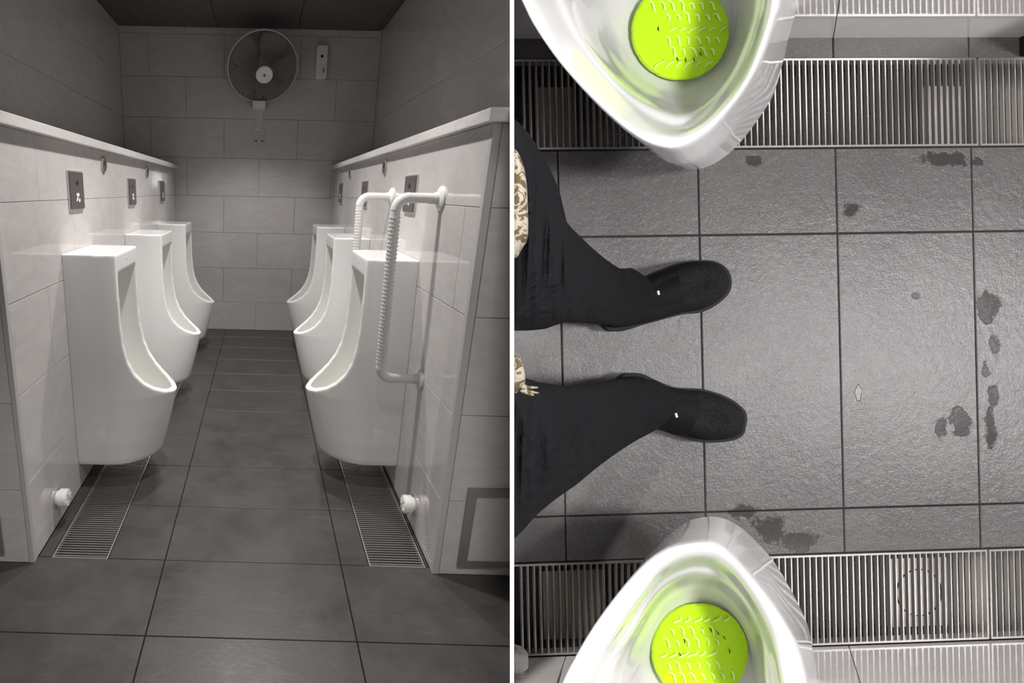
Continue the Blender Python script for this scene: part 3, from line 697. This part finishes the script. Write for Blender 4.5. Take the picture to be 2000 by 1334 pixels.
KB = [
 (([(1130, 1600), (1140, 1400), (1168, 1290), (1203, 1200), (1234, 1130), (1259, 1092), (1289, 1062), (1324, 1031), (1354, 1014)]), (1386, 1009), ([(1412, 1012), (1444, 1028), (1474, 1055), (1507, 1091), (1534, 1133), (1558, 1178), (1579, 1226), (1588, 1274), (1597, 1334), (1612, 1600)]), .10, .11),
 (([(1100, 1600), (1118, 1400), (1140, 1310), (1176, 1230), (1212, 1166), (1248, 1110), (1283, 1074), (1320, 1048), (1350, 1036)]), (1380, 1032), ([(1409, 1037), (1440, 1056), (1471, 1088), (1506, 1130), (1534, 1174), (1560, 1224), (1577, 1274), (1588, 1334), (1606, 1600)]), .25, .27),
 (([(1070, 1600), (1084, 1400), (1098, 1334), (1125, 1280), (1155, 1229), (1191, 1178), (1227, 1133), (1258, 1100), (1284, 1080), (1318, 1064)]), (1374, 1056), ([(1405, 1064), (1435, 1088), (1468, 1124), (1504, 1169), (1534, 1214), (1561, 1268), (1578, 1334), (1595, 1420), (1602, 1600)]), .372, .41),
 (([(1092, 1600), (1106, 1400), (1122, 1334), (1155, 1272), (1188, 1216), (1224, 1166), (1257, 1125), (1290, 1098), (1322, 1080)]), (1367, 1071), ([(1401, 1078), (1434, 1102), (1466, 1140), (1496, 1182), (1524, 1232), (1547, 1290), (1556, 1334), (1570, 1420), (1575, 1600)]), .385, .424),
 (([(1115, 1600), (1130, 1400), (1148, 1334), (1186, 1265), (1222, 1205), (1258, 1157), (1288, 1118), (1324, 1094)]), (1360, 1086), ([(1396, 1092), (1432, 1118), (1462, 1157), (1486, 1196), (1510, 1250), (1528, 1334), (1540, 1420), (1545, 1600)]), .372, .41),
 (([(1136, 1600), (1148, 1400), (1163, 1334), (1194, 1274), (1230, 1218), (1265, 1164), (1298, 1128)]), (1354, 1106), ([(1399, 1114), (1437, 1146), (1466, 1184), (1488, 1232), (1506, 1290), (1512, 1334), (1524, 1420), (1528, 1600)]), .325, .365),
 (([(1153, 1600), (1164, 1400), (1178, 1334), (1206, 1280), (1240, 1228), (1274, 1172), (1308, 1138)]), (1352, 1120), ([(1400, 1128), (1439, 1160), (1466, 1198), (1488, 1250), (1496, 1334), (1508, 1420), (1512, 1600)]), .310, .345),
 (([(1190, 1570), (1200, 1400), (1210, 1334), (1230, 1280), (1258, 1226), (1290, 1180), (1316, 1158)]), (1354, 1144), ([(1400, 1152), (1437, 1182), (1462, 1222), (1480, 1270), (1486, 1334), (1490, 1420), (1494, 1570)]), .245, .27),
 (([(1246, 1540), (1252, 1400), (1258, 1334), (1268, 1290), (1288, 1240), (1314, 1202)]), (1358, 1180), ([(1400, 1190), (1430, 1220), (1450, 1256), (1462, 1300), (1464, 1334), (1464, 1400), (1460, 1540)]), .200, .21),
 (([(1356, 1450), (1357, 1340), (1358, 1310), (1361, 1298)]), (1366, 1290), ([(1371, 1298), (1374, 1310), (1375, 1340), (1375, 1450)]), .186, .186),
]
top_urinal('urinal', 'white pointed urinal bowl seen from above at the top, lime screen inside', KT, V0, -1)
top_urinal('urinal', 'white pointed urinal bowl seen from above at the bottom, lime screen inside', KB, V5, 1)
# lime urinal screens: disc with scalloped edge, slanting fins and a few dark slots
def screen(label, cx, cy, rad, flip, seed):
    rnd = random.Random(seed); H = .202
    c = ur(cx, cy, H+.012); R = abs(ur(cx+rad, cy, H+.012)[0]-c[0])
    r = empty('urinal_screen', mw=RF@Matrix.Translation(tuple(c))@Matrix.Rotation(math.pi if flip else 0, 4, 'Z')); tag(r, label, 'urinal screen', 'lime urinal screens')
    n = 96; rings = []
    for q, z in ((.97, -.008), (1.0, -.003), (1.0, .0005), (.975, .003), (.8, .0036), (.5, .0042), (.2, .0046), (.02, .0046)):
        rings.append([(R*(q-(.012 if k % 8 == 0 and q > .9 else 0))*math.cos(k*2*math.pi/n), R*(q-(.012 if k % 8 == 0 and q > .9 else 0))*math.sin(k*2*math.pi/n), z) for k in range(n)])
    MB().rings(rings).obj('disc', 'lime', r, 'auto')
    def fin(l, bend):
        p = [(l*t, bend*math.sin(math.pi*t)*l*.16+bend*.1*l*math.sin(2*math.pi*t), .0035+.003*math.sin(math.pi*min(1, max(0, t+.5)))) for t in np.linspace(-.5, .5, 7)]
        return MB().tube(p, [.0007, .0014, .0017, .0017, .0017, .0014, .0006], 6).mesh('fin', True)
    fm = [fin(R*.22, 1), fin(R*.27, 1), fin(R*.17, 1)]
    for f_ in fm: f_.materials.append(MATS['lime_fin'])
    px_, py_ = R*.205, R*.235
    for i in range(-6, 7):
        for j in range(-5, 6):
            x, y = (i+.5*(j % 2))*px_+rnd.uniform(-.001, .001), j*py_
            if math.hypot(x, y) > R*.90 or (x < -R*.35 and -.3*R < y < .55*R): continue
            a = (.55 if j % 3 else -1.15)+rnd.uniform(-.15, .15)
            link('fin', fm[rnd.randrange(3)], None, r, Matrix.Translation((x, y, 0))@Matrix.Rotation(a, 4, 'Z'))
    sl = MB().tube([(-.004, 0, .0048), (0, .0008, .005), (.004, 0, .0048)], [.0004, .0009, .0004], 6).mesh('slot', True); sl.materials.append(MATS['channel'])
    for x, y, a in SLOTS[flip]:
        q = ur(x, y, H+.012)-c; q = (-q[0], -q[1]) if flip else (q[0], q[1])
        if math.hypot(*q) < R*.95: link('slot', sl, None, r, Matrix.Translation((q[0], q[1], .0012))@Matrix.Rotation(a, 4, 'Z'))
SLOTS = {False: [(1318, 119, 1.2), (1334, 121, 1.4), (1350, 120, 1.4), (1363, 109, 1.2), (1281, 60, 1.5)],
         True: [(1348, 1228, 1.2), (1365, 1226, 1.2), (1382, 1227, 1.1), (1396, 1233, 1.0), (1408, 1242, .9), (1331, 1248, 1.5), (1418, 1268, 1.5), (1322, 1275, 1.2)]}
screen('lime green ribbed screen lying in the upper urinal bowl', 1330, 60, 93, False, 3)
screen('lime green ribbed screen lying in the lower urinal bowl', 1368, 1274, 92, True, 5)
# white pipe cap at the lower left corner
q = ur(1010, 1312, .05); r = empty('pipe_cap', mw=RF@Matrix(((0, 1, 0, q[0]), (-1, 0, 0, V5-.0005), (0, 0, 1, .045), (0, 0, 0, 1))))
cap_parts(r, .022, .045); [DL2(o) for o in list(r.children)]; tag(r, 'white ribbed pipe cap beside the divider at the lower wall', 'pipe cap')

# ------------------------------------------------------------------ the person: black trousers, black slip-on shoes, printed shirt hem
pe = empty('person', mw=RF@Matrix.Translation(tuple(ur(1230, 700, 0)))); tag(pe, 'person in black trousers, black slip-on shoes and a beige printed shirt, only legs showing', 'person')
PT = np.array(ur(1230, 700, 0))
def Lp(p): return np.array(p)-PT
def limb(name, secs, mt, n=28, wr=0, seed=0, fl_=.85):
    # secs: (edge a pixel, edge b pixel, height) ; round section between the two edges
    A = np.array([[*a, *c, w] for a, c, w in secs], float); A = np.array(crom_u(A, 8)); rings = []; rnd = random.Random(seed)
    ph = [rnd.uniform(0, 6) for _ in range(6)]
    for i, (ax, ay, bx_, by_, w) in enumerate(A):
        a, c = ur(ax, ay, w), ur(bx_, by_, w); mid = (a+c)/2; half = (c-a)/2; hl = np.linalg.norm(half); d = nrm(CAML-mid); rg = []
        for k in range(n):
            t = k*2*math.pi/n; wob = 1+wr*(math.sin(i*.9+3*math.cos(t+ph[0])+ph[1])*.5+math.sin(i*.45+2*t+ph[2])*.5)*(math.sin(t)**2)
            rg.append(Lp(mid+half*math.cos(t)+d*min(hl*fl_, .075)*math.sin(t)*wob))
        rings.append(rg)
    return MB().rings(rings).obj(name, mt, pe, True)
limb('trouser_leg', [((1004, 231), (1004, 646), .355), ((1024, 250), (1022, 646), .352), ((1046, 280), (1043, 645), .345), ((1072, 325), (1066, 642), .335), ((1092, 372), (1088, 634), .32), ((1102, 412), (1104, 630), .30), ((1110, 438), (1124, 630), .275), ((1150, 478), (1145, 631), .24), ((1180, 504), (1172, 634), .20), ((1210, 524), (1202, 637), .16), ((1234, 524), (1222, 637), .13), ((1258, 538), (1243, 630), .105), ((1274, 555), (1264, 614), .09), ((1281, 572), (1277, 592), .085)], 'trouser_black', wr=.14, seed=1)
limb('trouser_leg', [((1004, 735.5), (1004, 1053), .345), ((1025, 738), (1020, 1038), .335), ((1052, 746), (1046, 1008), .32), ((1082, 751), (1084, 976), .30), ((1115, 755), (1128, 945), .27), ((1150, 752), (1164, 915), .235), ((1182, 745), (1203, 886), .195), ((1215, 740), (1240, 862), .155), ((1248, 739), (1270, 846), .125), ((1282, 744), (1288, 836), .105), ((1305, 760), (1304, 822), .09), ((1321, 780), (1317, 806), .085)], 'trouser_black', wr=.14, seed=2)
def shoe(sole_px, up_px, ridge, band, tagpx, seed):
    # outline pixels at sole height; upper closes towards a ridge line of pixels
    n = 72
    def ring(px, w, cl=None):
        P = crom(px+[px[0]], n+1)[:-1]; return [Lp(ur(x, y, w)) for x, y in P]
    so = MB().rings([ring(sole_px, .001), ring(sole_px, .010), ring(sole_px, .020)]).obj('shoe', 'shoe_sole', pe, 'auto')
    so.name = 'shoe_sole'
    def lerp(px, f):
        out = []
        for x, y in px:
            rx = np.clip(x, ridge[0][0], ridge[1][0]); t = (rx-ridge[0][0])/(ridge[1][0]-ridge[0][0]); ry = ridge[0][1]+(ridge[1][1]-ridge[0][1])*t
            out.append((x+(rx-x)*f, y+(ry-y)*f))
        return out
    def hgt(px, f, lo, hi): return lo+(hi-lo)*f
    rings = []
    for f, w in ((0, .018), (.04, .030), (.12, .041), (.28, .052), (.5, .060), (.75, .065), (.97, .067)):
        P = crom(lerp(up_px, f)+[lerp(up_px, f)[0]], n+1)[:-1]; rg = []
        for x, y in P:
            k = np.clip((x-ridge[0][0])/(ridge[1][0]-ridge[0][0]), 0, 1); rg.append(Lp(ur(x, y, w*(1.18-.42*k*f))))
        rings.append(rg)
    up = MB().rings(rings).obj('shoe_upper', 'knit_black', pe, True); so.parent = up; so.matrix_basis = Matrix()
    # ribbed band across the instep
    rg = []
    for (ax, ay), (bx_, by_) in band:
        row = []
        for t in np.linspace(0, 1, 15):
            x, y = ax+(bx_-ax)*t, ay+(by_-ay)*t; row.append(Lp(ur(x, y, .034+.040*math.sin(math.pi*t)**.7)))
        rg.append(row)
    MB().rings(rg, False, False).obj('ribbed_band', 'rib_black', up, True)
    x, y, a = tagpx; c = Lp(ur(x, y, .088)); 
    t_ = MB().box(-.0018, .0018, -.0042, .0042, 0, .002).obj('heel_tag', 'shoe_tag', up); t_.matrix_basis = Matrix.Translation(tuple(c))@Matrix.Rotation(a, 4, 'Z')
shoe([(1176, 632), (1190, 645), (1215, 647), (1262, 633), (1330, 615), (1366, 611), (1396, 598), (1420, 578), (1429, 560), (1428, 540), (1418, 522), (1396, 510), (1366, 508), (1334, 513), (1300, 525), (1262, 542), (1215, 575), (1185, 605)],
     [(1182, 628), (1200, 640), (1262, 630), (1330, 611), (1362, 606), (1392, 594), (1415, 575), (1424, 557), (1423, 541), (1414, 525), (1394, 513), (1365, 511), (1334, 516), (1300, 528), (1262, 545), (1216, 578), (1190, 604)],
     ((1215, 608), (1375, 552)), [((1268, 545), (1272, 628)), ((1282, 538), (1296, 620)), ((1300, 530), (1322, 612)), ((1322, 522), (1340, 606))], (1285, 572, -.2), 1)
shoe([(1205, 742), (1222, 731), (1250, 729), (1285, 744), (1320, 757), (1366, 759), (1396, 766), (1424, 777), (1447, 793), (1459, 810), (1457, 834), (1452, 850), (1433, 860), (1406, 864), (1374, 864), (1338, 855), (1300, 842), (1258, 830), (1220, 800), (1204, 765)],
     [(1212, 746), (1226, 737), (1250, 736), (1285, 749), (1320, 760), (1364, 763), (1394, 770), (1421, 781), (1443, 796), (1454, 812), (1452, 832), (1447, 846), (1430, 855), (1405, 859), (1375, 859), (1340, 850), (1302, 838), (1260, 824), (1226, 796), (1211, 768)],
     ((1240, 780), (1405, 816)), [((1298, 755), (1286, 838)), ((1322, 759), (1304, 842)), ((1345, 762), (1326, 848)), ((1372, 766), (1350, 853))], (1320, 811, -.3), 2)
def patch(name, px, w, th, mt):
    P = crom(px+[px[0]], 41)[:-1]; top = [Lp(ur(x, y, w)) for x, y in P]; d = np.array([0, 0, -th])
    c = sum(top)/len(top); mid = [c+(p-c)*.6+np.array([0, 0, .006]) for p in top]; inn = [c+(p-c)*.05+np.array([0, 0, .008]) for p in top]
    return MB().rings([[p+d for p in top], top, mid, inn]).obj(name, mt, pe, True)
patch('shirt_hem', [(1004, 289), (1012, 298), (1022, 322), (1028, 352), (1031, 395), (1032, 440), (1030, 468), (1020, 484), (1004, 493)], .455, .012, 'shirt_print')
patch('shirt_hem', [(1004, 688), (1012, 694), (1020, 708), (1025, 728), (1025, 752), (1016, 760), (1004, 764)], .445, .012, 'shirt_print')
fr = MB()
for y0, x1, y1 in ((753, 1050, 757), (757, 1052, 768), (761, 1043, 772)):
    fr.tube([Lp(ur(1018, y0, .447)), Lp(ur(1032, (y0+y1)/2+2, .447)), Lp(ur(x1, y1, .445))], [.003, .0022, .001], 8)
fr.obj('hem_fringe', 'shirt_print', pe, True)

for o in list(pe.children):
    if o.name.startswith(('trouser_leg', 'shirt_hem')): DL2(o)
a = ur(1990, 74, 0)[0]
tag(rbox(MB().box(a, a+.05, V0, V1-.002, 0, .3, .002), 'trim_5', 'shoe_sole'), 'dark post against the upper wall at the right picture edge', 'trim', kind='structure')
